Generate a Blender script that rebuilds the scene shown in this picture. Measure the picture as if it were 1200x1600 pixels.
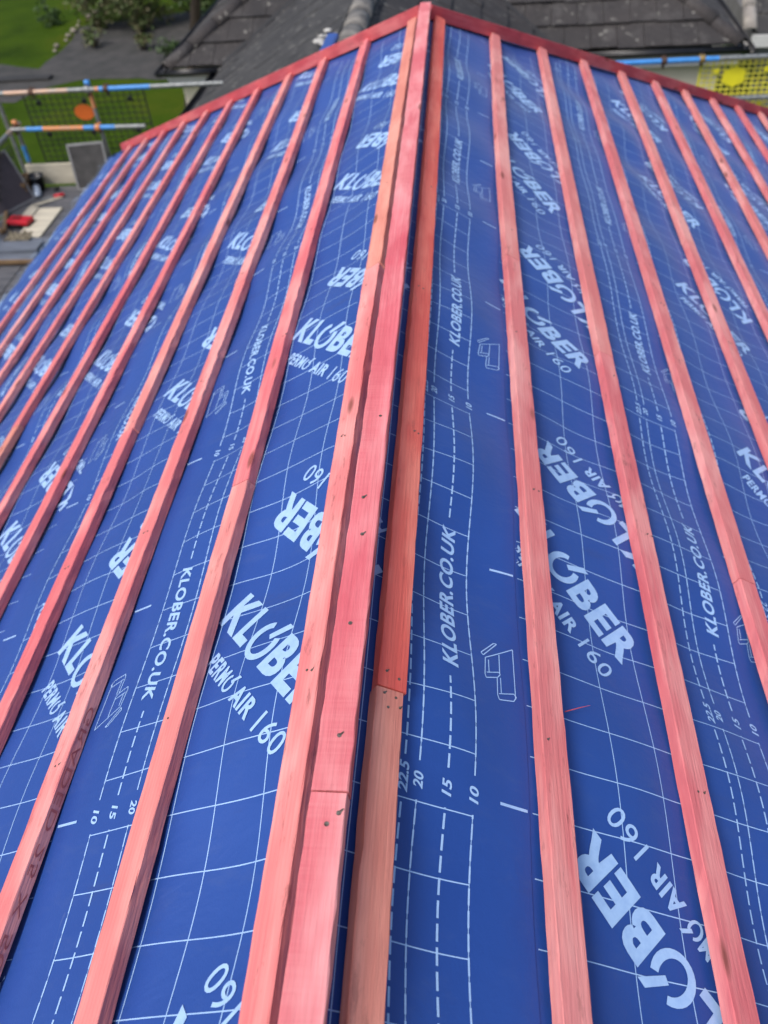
import bpy, bmesh, math, random
import numpy as np
from mathutils import Vector, Matrix
random.seed(7)
for o in list(bpy.data.objects): bpy.data.objects.remove(o)
scene = bpy.context.scene
COL = scene.collection

# ------------------------------------------------------------------ camera, sky, sun, exposure
F_PX, PITCH, YAW, ROLL = 1264.9, 0.79166, -0.13902, -0.0962
CAM = Vector((0.1817, 0.0, 1.0464))
cp, sp = math.cos(PITCH), math.sin(PITCH)
fwd = Vector((math.sin(YAW) * cp, math.cos(YAW) * cp, -sp))
r0 = Vector((math.cos(YAW), -math.sin(YAW), 0)); u0 = r0.cross(fwd)
rt = r0 * math.cos(ROLL) + u0 * math.sin(ROLL); up = u0 * math.cos(ROLL) - r0 * math.sin(ROLL)
cam = bpy.data.cameras.new("camera"); camo = bpy.data.objects.new("camera", cam); COL.objects.link(camo)
m = Matrix((rt, up, -fwd)).transposed().to_4x4(); m.translation = CAM; camo.matrix_world = m
cam.sensor_fit = 'VERTICAL'; cam.sensor_height = 36.0; cam.lens = F_PX / 1600 * 36
cam.clip_start = 0.05; cam.clip_end = 800
cam.dof.use_dof = True; cam.dof.focus_distance = 1.34; cam.dof.aperture_fstop = cam.lens / 7.6
scene.camera = camo
SUN_EL, SUN_AZ = math.radians(57), math.radians(-136)      # azimuth from +Y, clockwise positive
world = bpy.data.worlds.new("World"); scene.world = world; world.use_nodes = True
nt = world.node_tree; nt.nodes.clear()
sky = nt.nodes.new('ShaderNodeTexSky'); sky.sky_type = 'NISHITA'; sky.sun_disc = False
sky.sun_elevation = SUN_EL; sky.sun_rotation = SUN_AZ; sky.air_density = 1.0; sky.dust_density = 3.5; sky.ozone_density = 1.0
bg = nt.nodes.new('ShaderNodeBackground'); bg.inputs[1].default_value = 0.15
wo = nt.nodes.new('ShaderNodeOutputWorld')
nt.links.new(sky.outputs[0], bg.inputs[0]); nt.links.new(bg.outputs[0], wo.inputs[0])
sl = bpy.data.lights.new("sun", 'SUN'); sl.energy = 2.1; sl.angle = math.radians(20); sl.color = (1.0, .965, .93)
so = bpy.data.objects.new("sun", sl); COL.objects.link(so)
sd = Vector((math.sin(SUN_AZ) * math.cos(SUN_EL), math.cos(SUN_AZ) * math.cos(SUN_EL), math.sin(SUN_EL)))
so.rotation_euler = (-sd).to_track_quat('-Z', 'Y').to_euler(); so.location = sd * 30
scene.view_settings.view_transform = 'Standard'; scene.view_settings.look = 'None'
scene.view_settings.exposure = 0.16; scene.view_settings.gamma = 1.0
scene.cycles.use_denoising = True

# ------------------------------------------------------------------ helpers
def tag(o, label=None, cat=None, group=None, kind=None):
    if label: o['label'] = label
    if cat: o['category'] = cat
    if group: o['group'] = group
    if kind: o['kind'] = kind
    return o
def empty(name, loc=(0, 0, 0), rz=0):
    o = bpy.data.objects.new(name, None); COL.objects.link(o); o.location = loc; o.rotation_euler = (0, 0, rz)
    o.empty_display_size = .1
    return o
def link(name, verts, faces, mats, fm=None, parent=None, smooth=False):
    me = bpy.data.meshes.new(name); me.from_pydata([tuple(v) for v in verts], [], faces)
    if not isinstance(mats, (list, tuple)): mats = [mats]
    for mm in mats: me.materials.append(mm)
    if fm is not None: me.polygons.foreach_set('material_index', fm)
    if smooth: me.polygons.foreach_set('use_smooth', [True] * len(me.polygons))
    me.update(); o = bpy.data.objects.new(name, me); COL.objects.link(o)
    if parent: o.parent = parent
    return o
class MB:
    def __init__(s): s.v = []; s.f = []; s.m = []
    def add(s, vs, fs, mi=0):
        b = len(s.v); s.v += [tuple(x) for x in vs]; s.f += [tuple(b + i for i in f) for f in fs]; s.m += [mi] * len(fs)
    def box(s, lo, hi, mi=0, M=None):
        x0, y0, z0 = lo; x1, y1, z1 = hi
        vs = [Vector(p) for p in ((x0,y0,z0),(x1,y0,z0),(x1,y1,z0),(x0,y1,z0),(x0,y0,z1),(x1,y0,z1),(x1,y1,z1),(x0,y1,z1))]
        if M is not None: vs = [M @ v for v in vs]
        s.add(vs, [(3,2,1,0),(4,5,6,7),(0,1,5,4),(1,2,6,5),(2,3,7,6),(3,0,4,7)], mi)
    def tube(s, a, b, r, n=12, mi=0, r2=None, caps=True):
        a, b = Vector(a), Vector(b); r2 = r if r2 is None else r2
        d = (b - a).normalized(); t = Vector((0,0,1)) if abs(d.z) < .9 else Vector((1,0,0))
        e1 = d.cross(t).normalized(); e2 = d.cross(e1)
        vs = []
        for c, rr in ((a, r), (b, r2)):
            for k in range(n):
                q = 2 * math.pi * k / n; vs.append(c + (e1 * math.cos(q) + e2 * math.sin(q)) * rr)
        fs = [(k, (k+1) % n, n + (k+1) % n, n + k) for k in range(n)]
        if caps: fs += [tuple(range(n-1, -1, -1)), tuple(range(n, 2*n))]
        s.add(vs, fs, mi)
    def lathe(s, prof, c=(0,0,0), n=24, mi=0):
        b = []
        for r, z in prof:
            for k in range(n):
                q = 2*math.pi*k/n; b.append((c[0]+r*math.cos(q), c[1]+r*math.sin(q), c[2]+z))
        fs = []
        for j in range(len(prof)-1):
            for k in range(n): fs.append((j*n+k, j*n+(k+1)%n, (j+1)*n+(k+1)%n, (j+1)*n+k))
        s.add(b, fs, mi)
    def build(s, name, mats, parent=None, smooth=False, bevel=0):
        o = link(name, s.v, s.f, mats, s.m, parent, smooth)
        if bevel:
            md = o.modifiers.new('bevel', 'BEVEL'); md.width = bevel; md.segments = 2; md.limit_method = 'ANGLE'
        return o

# ------------------------------------------------------------------ materials
def nodes(name):
    mt = bpy.data.materials.new(name); mt.use_nodes = True; t = mt.node_tree; t.nodes.clear()
    out = t.nodes.new('ShaderNodeOutputMaterial'); b = t.nodes.new('ShaderNodeBsdfPrincipled')
    t.links.new(b.outputs[0], out.inputs[0]); return mt, t, b
def N(t, ty, **kw):
    n = t.nodes.new(ty)
    for k, v in kw.items():
        if hasattr(n, k): setattr(n, k, v)
        else: n.inputs[k.replace('_', ' ')].default_value = v
    return n
def ramp(t, fac, stops):
    r = t.nodes.new('ShaderNodeValToRGB'); e = r.color_ramp.elements
    while len(e) < len(stops): e.new(.5)
    for i, (p, c) in enumerate(stops):
        e[i].position = p; e[i].color = (*c, 1) if len(c) == 3 else c
    t.links.new(fac, r.inputs[0]); return r
def mixc(t, fac, a, b, mode='MIX'):
    n = t.nodes.new('ShaderNodeMix'); n.data_type = 'RGBA'; n.blend_type = mode
    for sock, val in ((n.inputs[0], fac), (n.inputs[6], a), (n.inputs[7], b)):
        if hasattr(val, 'is_linked'): t.links.new(val, sock)
        elif isinstance(val, tuple): sock.default_value = (*val, 1) if len(val) == 3 else val
        else: sock.default_value = val
    return n.outputs[2]
def coords(t, scale=(1,1,1), rand=True, kind='Object'):
    tc = t.nodes.new('ShaderNodeTexCoord'); mp = t.nodes.new('ShaderNodeMapping'); mp.inputs['Scale'].default_value = scale
    if rand:
        oi = t.nodes.new('ShaderNodeObjectInfo'); ml = N(t, 'ShaderNodeMath', operation='MULTIPLY'); ml.inputs[1].default_value = 37.0
        t.links.new(oi.outputs['Random'], ml.inputs[0]); t.links.new(ml.outputs[0], mp.inputs['Location'])
    t.links.new(tc.outputs[kind], mp.inputs[0]); return mp.outputs[0]
def noise(t, vec, scale, detail=4, rough=.55, dist=0):
    n = N(t, 'ShaderNodeTexNoise'); n.inputs['Scale'].default_value = scale; n.inputs['Detail'].default_value = detail
    n.inputs['Roughness'].default_value = rough; n.inputs['Distortion'].default_value = dist
    t.links.new(vec, n.inputs['Vector']); return n.outputs[0]
def bump(t, b, h, s=.3, d=.01):
    n = N(t, 'ShaderNodeBump'); n.inputs['Strength'].default_value = s; n.inputs['Distance'].default_value = d
    t.links.new(h, n.inputs['Height']); t.links.new(n.outputs[0], b.inputs['Normal'])
def mat(name, c1, c2=None, scale=6, rough=.6, metal=0, bs=.2, bd=.004, stretch=(1,1,1), spec=.5, detail=5, lo=.35, hi=.65):
    mt, t, b = nodes(name); c2 = c2 or tuple(x*.75 for x in c1)
    v = coords(t, stretch); n = noise(t, v, scale, detail)
    t.links.new(ramp(t, n, [(lo, c2), (hi, c1)]).outputs[0], b.inputs['Base Color'])
    b.inputs['Roughness'].default_value = rough; b.inputs['Metallic'].default_value = metal
    b.inputs['Specular IOR Level'].default_value = spec
    if bs: bump(t, b, n, bs, bd)
    return mt

def wood_mat(name, base, deep, light, stain=.5, saw=0.0):
    """dyed softwood batten: long grain, fibres, knots, paler worn patches and dark grubby marks"""
    mt, t, b = nodes(name)
    g = noise(t, coords(t, (70, 1.6, 70)), 1.0, 6, .6, .6)
    gr = ramp(t, g, [(.18, deep), (.50, base), (.85, light)])
    blot = noise(t, coords(t, (5, 1.7, 5)), 1.0, 4, .6)
    c = mixc(t, ramp(t, blot, [(.40, (0,0,0)), (.60, (.85,.85,.85))]).outputs[0], gr.outputs[0], light)
    blot2 = noise(t, coords(t, (9, 2.3, 9)), 1.7, 3, .5)
    c = mixc(t, ramp(t, blot2, [(.42, (.7,.7,.7)), (.60, (0,0,0))]).outputs[0], c, deep)
    # fine dark fibres / growth rings
    w = N(t, 'ShaderNodeTexWave', wave_type='BANDS', bands_direction='X'); w.inputs['Scale'].default_value = 42
    w.inputs['Distortion'].default_value = 5; w.inputs['Detail'].default_value = 2; w.inputs['Detail Scale'].default_value = .35
    t.links.new(coords(t, (1, .045, 1)), w.inputs['Vector'])
    c = mixc(t, .13, c, ramp(t, w.outputs[0], [(.0, (.55,.45,.42)), (.5, (1,1,1))]).outputs[0], 'MULTIPLY')
    # knots and grubby marks
    k = N(t, 'ShaderNodeTexVoronoi', feature='F1'); k.inputs['Scale'].default_value = 1.0
    t.links.new(coords(t, (12, 3.4, 12)), k.inputs['Vector'])
    kr = ramp(t, k.outputs['Distance'], [(.06, (.75,.75,.75)), (.13, (0,0,0))])
    c = mixc(t, kr.outputs[0], c, (.16, .045, .03))
    d = noise(t, coords(t, (38, 9, 38)), 1.3, 6, .7)
    d2 = noise(t, coords(t, (2, .8, 2)), 1.0, 2, .5)
    mm = N(t, 'ShaderNodeMath', operation='MULTIPLY')
    t.links.new(ramp(t, d, [(.585, (0,0,0)), (.68, (stain,)*3)]).outputs[0], mm.inputs[0])
    t.links.new(ramp(t, d2, [(.42, (0,0,0)), (.56, (1,1,1))]).outputs[0], mm.inputs[1])
    c = mixc(t, mm.outputs[0], c, (.13, .05, .045))
    if saw:
        s = N(t, 'ShaderNodeTexNoise'); s.inputs['Scale'].default_value = 1.0; s.inputs['Detail'].default_value = 3
        t.links.new(coords(t, (9, 210, 9)), s.inputs['Vector'])
        sm = N(t, 'ShaderNodeMath', operation='MULTIPLY'); sm.inputs[1].default_value = saw
        pt = noise(t, coords(t, (6, 1.3, 6)), 1.2, 3)
        sm2 = N(t, 'ShaderNodeMath', operation='MULTIPLY')
        t.links.new(s.outputs[0], sm.inputs[0]); t.links.new(sm.outputs[0], sm2.inputs[0])
        t.links.new(ramp(t, pt, [(.4, (0,0,0)), (.62, (1,1,1))]).outputs[0], sm2.inputs[1])
        c = mixc(t, sm2.outputs[0], c, (.95, .50, .46))
    t.links.new(c, b.inputs['Base Color']); b.inputs['Roughness'].default_value = .78
    b.inputs['Specular IOR Level'].default_value = .25
    rg = noise(t, coords(t, (160, 14, 160)), 1.0, 3, .6); ad = N(t, 'ShaderNodeMath', operation='ADD'); t.links.new(g, ad.inputs[0]); t.links.new(rg, ad.inputs[1]); bump(t, b, ad.outputs[0], .8, .0018)
    return mt
W = [wood_mat('red_wood_a', (.75,.235,.225), (.64,.150,.160), (.82,.37,.345)),
     wood_mat('red_wood_b', (.74,.205,.215), (.63,.125,.145), (.82,.34,.32)),
     wood_mat('red_wood_c', (.77,.270,.245), (.66,.185,.180), (.84,.40,.36)),
     wood_mat('red_wood_bare', (.70,.265,.205), (.58,.19,.15), (.77,.35,.28), .3),
     wood_mat('red_wood_orange', (.76,.155,.120), (.64,.095,.080), (.80,.24,.185), .2)]
W_RIDGE = wood_mat('red_wood_ridge', (.73,.165,.195), (.58,.085,.115), (.82,.36,.36), .3, .30)
W_HIP = wood_mat('red_wood_hip', (.62,.105,.125), (.50,.065,.085), (.70,.19,.19), .4)
STAMP = mat('stamp_ink', (.38,.085,.09), (.55,.15,.14), 60, .8, bs=0)
NAILM = mat('nail_metal', (.22,.20,.17), (.08,.05,.04), 300, .5, .5, bs=0)

def membrane_mat():
    mt, t, b = nodes('blue_membrane')
    v = coords(t, (1,1,1))
    n = noise(t, v, 2.2, 5, .6); f = noise(t, coords(t, (1,1,1)), 260, 2, .5)
    c = ramp(t, n, [(.3, (.0095,.052,.262)), (.7, (.0130,.066,.310))]).outputs[0]
    dirt = noise(t, coords(t, (1.5,4,1)), 3.1, 7, .68)
    c = mixc(t, ramp(t, dirt, [(.60, (0,0,0)), (.78, (.35,.35,.35))]).outputs[0], c, (.035,.05,.15))
    du = noise(t, coords(t, (1.2,2.2,1)), 9, 6, .72)
    c = mixc(t, ramp(t, du, [(.54, (0,0,0)), (.82, (.17,.17,.17))]).outputs[0], c, (.11,.15,.27))
    sc = noise(t, coords(t, (34,5,34)), 2.2, 4, .6, 1.2)
    sm = noise(t, coords(t, (1,1,1)), 1.9, 2, .5); mm = N(t, 'ShaderNodeMath', operation='MULTIPLY')
    t.links.new(ramp(t, sc, [(.70, (0,0,0)), (.76, (.5,.5,.5))]).outputs[0], mm.inputs[0]); t.links.new(ramp(t, sm, [(.52, (0,0,0)), (.62, (1,1,1))]).outputs[0], mm.inputs[1])
    c = mixc(t, mm.outputs[0], c, (.16,.20,.34))
    t.links.new(c, b.inputs['Base Color'])
    t.links.new(ramp(t, n, [(.3, (.46,.46,.46)), (.7, (.58,.58,.58))]).outputs[0], b.inputs['Roughness'])
    b.inputs['Specular IOR Level'].default_value = .5
    b.inputs['Sheen Weight'].default_value = .20; b.inputs['Sheen Roughness'].default_value = .45; b.inputs['Sheen Tint'].default_value = (.55,.70,1,1)
    fine = noise(t, coords(t, (1,1,1)), 26, 4, .6)
    mx = N(t, 'ShaderNodeMath', operation='ADD'); t.links.new(f, mx.inputs[0]); 
    m3 = N(t, 'ShaderNodeMath', operation='MULTIPLY'); m3.inputs[1].default_value = 4; cr = noise(t, coords(t, (1,1.6,1)), 7.5, 3, .5, 1.5); m4 = N(t, 'ShaderNodeMath', operation='MULTIPLY_ADD'); m4.inputs[1].default_value = 1.6; t.links.new(cr, m4.inputs[0]); t.links.new(fine, m4.inputs[2]); t.links.new(m4.outputs[0], m3.inputs[0]); t.links.new(m3.outputs[0], mx.inputs[1])
    bump(t, b, mx.outputs[0], .35, .0008)
    return mt
MEM = membrane_mat()
def ink_mat():
    mt, t, b = nodes('pale_print')
    v = coords(t, (1,1,1)); n = noise(t, v, 55, 5, .65)
    t.links.new(ramp(t, n, [(.25, (.29,.46,.77)), (.60, (.37,.56,.85))]).outputs[0], b.inputs['Base Color'])
    b.inputs['Roughness'].default_value = .5
    return mt
INK = ink_mat()

# ------------------------------------------------------------------ roof geometry
A = math.radians(29.87); CA, SA = math.cos(A), math.sin(A); D = 4.242; KH = CA
U1 = {-1: .0728, 1: .0834}; G = {-1: .2969, 1: .300}
WM = -.028
UMIN = .0162
rng = np.random.RandomState(5)
WV = {s: [(rng.uniform(5, 19), rng.uniform(3, 12), rng.uniform(0, 6.28), rng.uniform(.4, 1)) for _ in range(9)] for s in (-1, 1)}
def height(side, u, v):
    """how far the membrane sags below / bulges above the flat plane"""
    u = np.asarray(u, float); v = np.asarray(v, float)
    p = np.sin(np.pi * (u - U1[side]) / G[side]) ** 2
    env = np.clip((u - UMIN) / .10, 0, 1)
    q = .5 - .5 * np.cos(2 * np.pi * (v - .09) / .6)
    amp = .015 + .009 * np.sin(1.7 * v + 2.3 * u * side + 1) * np.cos(2.9 * u + .6)
    nz = sum(a * np.sin(ku * u + kv * v * (1 if i % 2 else -1) + ph) for i, (ku, kv, ph, a) in enumerate(WV[side])) / 4.2
    h = -amp * q * (.62 + .38 * p) + .0095 * nz * p ** .6 - .002 * np.abs(nz) * (1 - p)
    return env * np.where(p < .25, np.minimum(h, 0), h)
def layer(s): return .0013 * np.clip(1 - s / .5, 0, 1)
def surf(side, u, v, w):
    return np.stack([side * (u * CA + SA * w), v + 0 * u, -u * SA + CA * w], -1)
def uvw(side, u, v, w): return Vector((side * (u * CA + SA * w), v, -u * SA + CA * w))

# text templates cut into small cells so that they can follow the cloth
_tcache = {}
def text_template(body, size=1.0, bold=0.0, shear=0.0, cell=.15, space=1.0):
    key = (body, size, bold, shear, cell, space)
    if key in _tcache: return _tcache[key]
    cu = bpy.data.curves.new('t', 'FONT'); cu.body = body; cu.size = size; cu.offset = bold; cu.shear = shear
    cu.align_x = 'LEFT'; cu.fill_mode = 'BOTH'; cu.resolution_u = 4; cu.space_character = space
    ob = bpy.data.objects.new('t', cu); COL.objects.link(ob)
    dg = bpy.context.evaluated_depsgraph_get(); dg.update()
    me = bpy.data.meshes.new_from_object(ob.evaluated_get(dg)); bm = bmesh.new(); bm.from_mesh(me)
    bmesh.ops.remove_doubles(bm, verts=bm.verts, dist=1e-5)
    xs = [v.co.x for v in bm.verts]; ys = [v.co.y for v in bm.verts]
    x0, x1, y0, y1 = min(xs), max(xs), min(ys), max(ys)
    for ax, lo, hi in ((0, x0, x1), (1, y0, y1)):
        p = lo + cell
        while p < hi:
            co = (p, 0, 0) if ax == 0 else (0, p, 0); no = (1, 0, 0) if ax == 0 else (0, 1, 0)
            bmesh.ops.bisect_plane(bm, geom=bm.verts[:] + bm.edges[:] + bm.faces[:], plane_co=co, plane_no=no, dist=1e-5); p += cell
    bmesh.ops.triangulate(bm, faces=bm.faces[:])
    bm.verts.ensure_lookup_table()
    V = np.array([(v.co.x, v.co.y) for v in bm.verts]); Fc = [tuple(v.index for v in f.verts) for f in bm.faces]
    bm.free(); bpy.data.objects.remove(ob); bpy.data.curves.remove(cu); bpy.data.meshes.remove(me)
    _tcache[key] = (V, Fc, (x0, x1, y0, y1)); return _tcache[key]

def fit(tpl, x0, x1, ymid, cap):
    """scale a template so it spans x0..x1 and has cap height `cap` centred on ymid"""
    V, Fc, (a, b, c, d) = tpl
    X = x0 + (V[:, 0] - a) / (b - a) * (x1 - x0); Y = ymid + (V[:, 1] - (c + d) / 2) / (d - c) * cap
    return np.stack([X, Y], 1), Fc
def poly_ring(c, rx, ry, ti, a0, a1, n=22):
    vs, fs = [], []
    for k in range(n + 1):
        q = a0 + (a1 - a0) * k / n
        vs += [(c[0] + rx * math.cos(q), c[1] + ry * math.sin(q)), (c[0] + (rx - ti) * math.cos(q), c[1] + (ry - ti * .8) * math.sin(q))]
    for k in range(n): fs.append((2*k, 2*k+2, 2*k+3, 2*k+1))
    return np.array(vs), fs
def logo_parts():
    """big word with the slashed O, smaller second line; x along reading direction from the centre of the K"""
    out = []; H = .084
    for ch, c, wd in (('K', .000, .068), ('L', .060, .045), ('B', .197, .055), ('E', .256, .051), ('R', .319, .063)):
        t = text_template(ch, 1.0, .040, 0, .22)
        out.append(fit(t, c - wd/2, c + wd/2, 0, H))
    ring = poly_ring((.124, -.003), .039, .043, .0155, math.radians(112), math.radians(112 + 282))
    out.append(ring)
    out.append((np.array([(.124, .012), (.147, .052), (.164, .052), (.136, .006)]) - np.array([.002, .0]), [(0, 3, 2, 1)]))
    t = text_template('PERM', 1.0, .036, 0, .5, 1.15); out.append(fit(t, .040, .122, -.096, .037))
    r2 = poly_ring((.1400, -.097), .0145, .0180, .006, math.radians(112), math.radians(112 + 285), 14); out.append(r2)
    out.append((np.array([(.140, -.090), (.152, -.072), (.160, -.072), (.146, -.093)]), [(0, 3, 2, 1)]))
    t = text_template('AIR', 1.0, .036, 0, .5, 1.1); out.append(fit(t, .172, .248, -.096, .037))
    t = text_template('160', 1.0, .004, 0, .5, 1.1); out.append(fit(t, .272, .352, -.096, .042))
    return out
LOGO = logo_parts()
ICON = dict(w=.0018, L=[[(.073,.265),(.015,.302),(.017,.195)],[(.044,.281),(.046,.238)],[(.073,.265),(.077,.227)],[(.067,.262),(.068,.234)],
  [(.077,.227),(.075,.22),(.051,.229),(.045,.237),(.048,.241),(.073,.232)],[(.052,.228),(.054,.192)],[(.045,.23),(.046,.198)],
  [(.054,.192),(.051,.183),(.021,.19),(.015,.2),(.02,.205),(.051,.195)],[(.081,.274),(.053,.304),(.047,.304),(.077,.269),(.081,.274)]])

class Print:
    def __init__(s, side, e, smax, vmin):
        s.side, s.e, s.smax, s.vmin = side, e, smax, vmin; s.v = []; s.f = []; s.n = 0
    def add(s, x, v, faces, lift):
        """x = side*u"""
        u = x * s.side; sc = s.e - u
        P3 = surf(s.side, u, v, WM + height(s.side, u, v) + layer(sc) + lift)
        ok = (u > UMIN + .003) & (v < D + KH * u - .004) & (v > s.vmin) & (sc < s.smax - .004) & (sc > .002)
        b = s.n; s.v.append(P3); s.n += len(P3)
        s.f += [tuple(b + i for i in f) for f in faces if all(ok[i] for i in f)]
    def flat(s, V, faces, org, d, lift):
        """V in text coords; org (x,v); d reading direction (dx,dv); up = d rotated +90"""
        upv = (-d[1], d[0])
        x = org[0] + V[:, 0] * d[0] + V[:, 1] * upv[0]; v = org[1] + V[:, 0] * d[1] + V[:, 1] * upv[1]
        s.add(x, v, faces, lift)
    def line(s, pts, width, lift, step=.014):
        for (x0, v0), (x1, v1) in zip(pts[:-1], pts[1:]):
            L = math.hypot(x1 - x0, v1 - v0)
            if L < 1e-6: continue
            n = max(1, int(math.ceil(L / step))); t = np.linspace(0, 1, n + 1)
            px, pv = -(v1 - v0) / L * width / 2, (x1 - x0) / L * width / 2
            x = x0 + (x1 - x0) * t; v = v0 + (v1 - v0) * t
            X = np.concatenate([x - px, x + px]); V = np.concatenate([v - pv, v + pv])
            s.add(X, V, [(i, i + 1, n + 1 + i + 1, n + 1 + i) for i in range(n)], lift)

PER = .966; VMIN = -1.4
TXT_URL = text_template('KLOBER.CO.UK', 1.0, .030, .22, .3, 1.08)
def sheet(side, e, v0, e_prev, label, top_guides=False, tail=False):
    u_a = UMIN if e_prev is None else max(UMIN, e_prev - .10)
    vmax = D + KH * e
    us = np.unique(np.concatenate([np.arange(u_a, e, .0185), [e]])); vs = np.arange(VMIN, vmax + .02, .030)
    verts, faces, fm = [], [], []
    nu = len(us)
    for v in vs:
        # rows are bent so that the last rows follow the hip exactly
        pass
    # parameterise v per column: from VMIN to the hip at that u
    nv = int((vmax - VMIN) / .030) + 1
    T = np.linspace(0, 1, nv); Ug, Tg = np.meshgrid(us, T); hipv = D + KH * Ug
    if tail: hipv = hipv + np.sin(np.clip((Ug - 3.08) / .34, 0, 1) * 1.57) * .50 - np.clip((Ug - 3.52) / .16, 0, 1) ** 2 * .16
    Vg = VMIN + (hipv - VMIN) * Tg
    Hh = height(side, Ug, np.minimum(Vg, D + KH * Ug)) * np.clip((hipv - Vg) / .10, 0, 1)
    if tail:
        Hh = Hh - .04 * np.clip((Ug - 3.28) / .4, 0, 1) ** 2 - .10 * np.clip((Vg - D - KH * Ug) / .34, 0, 1) ** 1.5 + .006 * np.sin(9 * Vg + 30 * Ug) * np.clip((Ug - 3.1) / .2, 0, 1)
    P3 = surf(side, Ug.ravel(), Vg.ravel(), (WM + Hh + layer(e - Ug)).ravel())
    verts = [tuple(p) for p in P3]
    for j in range(nv - 1):
        for i in range(nu - 1):
            a = j * nu + i; q = (a, a + 1, a + nu + 1, a + nu)
            faces.append(q if side > 0 else q[::-1])
    nb = len(verts)
    # a thin turned-down edge
    for j in range(nv):
        k = j * nu + nu - 1; p = np.array(verts[k]); verts.append(tuple(p)); verts.append(tuple(p - np.array([side * SA, 0, CA]) * .0009))
    for j in range(nv - 1):
        q = (nb + 2*j, nb + 2*j + 1, nb + 2*j + 3, nb + 2*j + 2); faces.append(q if side > 0 else q[::-1])
    fm = [0] * len(faces)
    pr = Print(side, e, e - (u_a if e_prev is None else max(u_a, e_prev - .002)), VMIN + .01)
    X = lambda s: side * (e - s)
    vtop = D + KH * e
    k0 = int(math.floor((VMIN - v0) / PER)) - 1; k1 = int(math.ceil((vtop - v0) / PER)) + 1
    dash = .0300; dv = (0, 1) if side > 0 else (0, -1)
    def tt(k, t):      # template t -> v ; on the left slope the roll is turned round only in its writing
        return v0 + k * PER + t
    # long lines (broken at the numbers)
    for s_, thin, thick, brk in ((.102, .0012, .0028, .030), (.197, .0012, .0028, .030), (.149, 0, .0036, .030), (.2215, 0, .0033, .034)):
        for k in range(k0, k1):
            segs = [(brk, PER - brk)]
            if s_ == .149: segs = [(brk, .195), (.575, PER - brk)]
            for a, b in segs:
                if side < 0 and s_ == .149: pass
                if thin: pr.line([(X(s_), tt(k, a)), (X(s_), tt(k, b))], thin, .00050)
                q = a
                while q < b:
                    pr.line([(X(s_), tt(k, q)), (X(s_), tt(k, min(q + dash * .76, b)))], thick, .00068); q += dash
    for s_ in (.30, .390, .488, .590, .688):
        pr.line([(X(s_), VMIN), (X(s_), vtop)], .0017, .00050)
    if top_guides:
        for k in range(k0, k1):
            q = .034
            while q < PER - .034:
                pr.line([(X(.775), tt(k, q - .29)), (X(.775), tt(k, q - .29 + .022))], .0040, .00068); q += dash
            pr.line([(X(.798), tt(k, .03 - .29)), (X(.798), tt(k, PER - .03 - .29))], .0017, .0005)
            V, Fc = fit(text_template('22.5', 1, .012, .2, .5), -.026, .026, 0, .016); pr.flat(V, Fc, (X(.775), tt(k, -.29)), (0, -1), .0010)
            V, Fc = fit(text_template('20', 1, .012, .2, .5), -.013, .013, 0, .016); pr.flat(V, Fc, (X(.799), tt(k, -.29)), (0, -1), .0010)
    # cross lines every ten centimetres
    for k in range(k0, k1):
        for j in range(10):
            v = tt(k, -.032 + j * PER / 10)
            jx = .0025 * math.sin(j * 2.1 + k)
            pr.line([(X(.102), v), (X(.22), v + jx), (X(.95), v)], .0018, .00042)
    for k in range(k0, k1):
        for tck in (0.0, PER / 2):
            pr.line([(X(.004), tt(k, tck)), (X(.054), tt(k, tck))], .0048, .0007)
        for s_, txt, wd in ((.102, '10', .026), (.149, '15', .026), (.197, '20', .026), (.2215, '22.5', .048)):
            V, Fc = fit(text_template(txt, 1, .026, .2, .5), -wd/2, wd/2, 0, .0165); pr.flat(V, Fc, (X(s_), tt(k, 0)), dv, .0010)
        V, Fc = fit(TXT_URL, -.168, .168, 0, .031); pr.flat(V, Fc, (X(.147), tt(k, .385)), dv, .0011)
        for pl in ICON['L']:
            pts = [(X(a), tt(k, b if side > 0 else .49 - b)) for a, b in pl]; pr.line(pts, ICON['w'], .0007, .02)
        c47, s47 = math.cos(math.radians(47)), math.sin(math.radians(47))
        if side > 0: L2 = ((.628, .331, (c47, -s47)), (.338, .365, (-c47, s47)))
        else: L2 = ((.343, .358, (c47, -s47)), (.623, .373, (-c47, s47)))
        for s_, t_, d in L2:
            for i, (V, Fc) in enumerate(LOGO): pr.flat(V, Fc, (X(s_), tt(k, t_)), d, .00125)
    if pr.n:
        b = len(verts); pv = np.concatenate(pr.v); 
        used = sorted({i for f in pr.f for i in f}); rm = {o: n for n, o in enumerate(used)}
        verts += [tuple(pv[i]) for i in used]; nf = [tuple(b + rm[i] for i in f) for f in pr.f]
        faces += nf; fm += [1] * len(nf)
    o = link('membrane_sheet', verts, faces, [MEM, INK], fm)
    tag(o, label, 'roofing membrane', 'overlapping blue membrane sheets')
    o.data.polygons.foreach_set('use_smooth', [i == 0 for i in fm])
    return o
EL = [(.645, .567), (1.185, .673), (1.83, .355), (2.49, .80), (3.15, .15), (3.68, .50)]
ER = [(.348, .562), (1.015, .883), (1.825, .56), (2.475, .20), (3.13, .70), (3.70, .40)]
ordn = ['first', 'second', 'third', 'fourth', 'fifth', 'sixth', 'seventh', 'eighth', 'ninth', 'tenth', 'eleventh', 'twelfth', 'thirteenth']
for side, LS, nm in ((-1, EL, 'left'), (1, ER, 'right')):
    prev = None
    for i, (e, v0) in enumerate(LS):
        last = i == len(LS) - 1
        if last: lb = 'blue printed membrane sheet hanging over the eave below the lowest batten of the %s slope' % nm
        else: lb = 'blue printed membrane sheet, %s down from the ridge on the %s slope' % (ordn[i], nm)
        sheet(side, e, v0, prev, lb, top_guides=(side > 0 and i == 2), tail=last); prev = e

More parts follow.
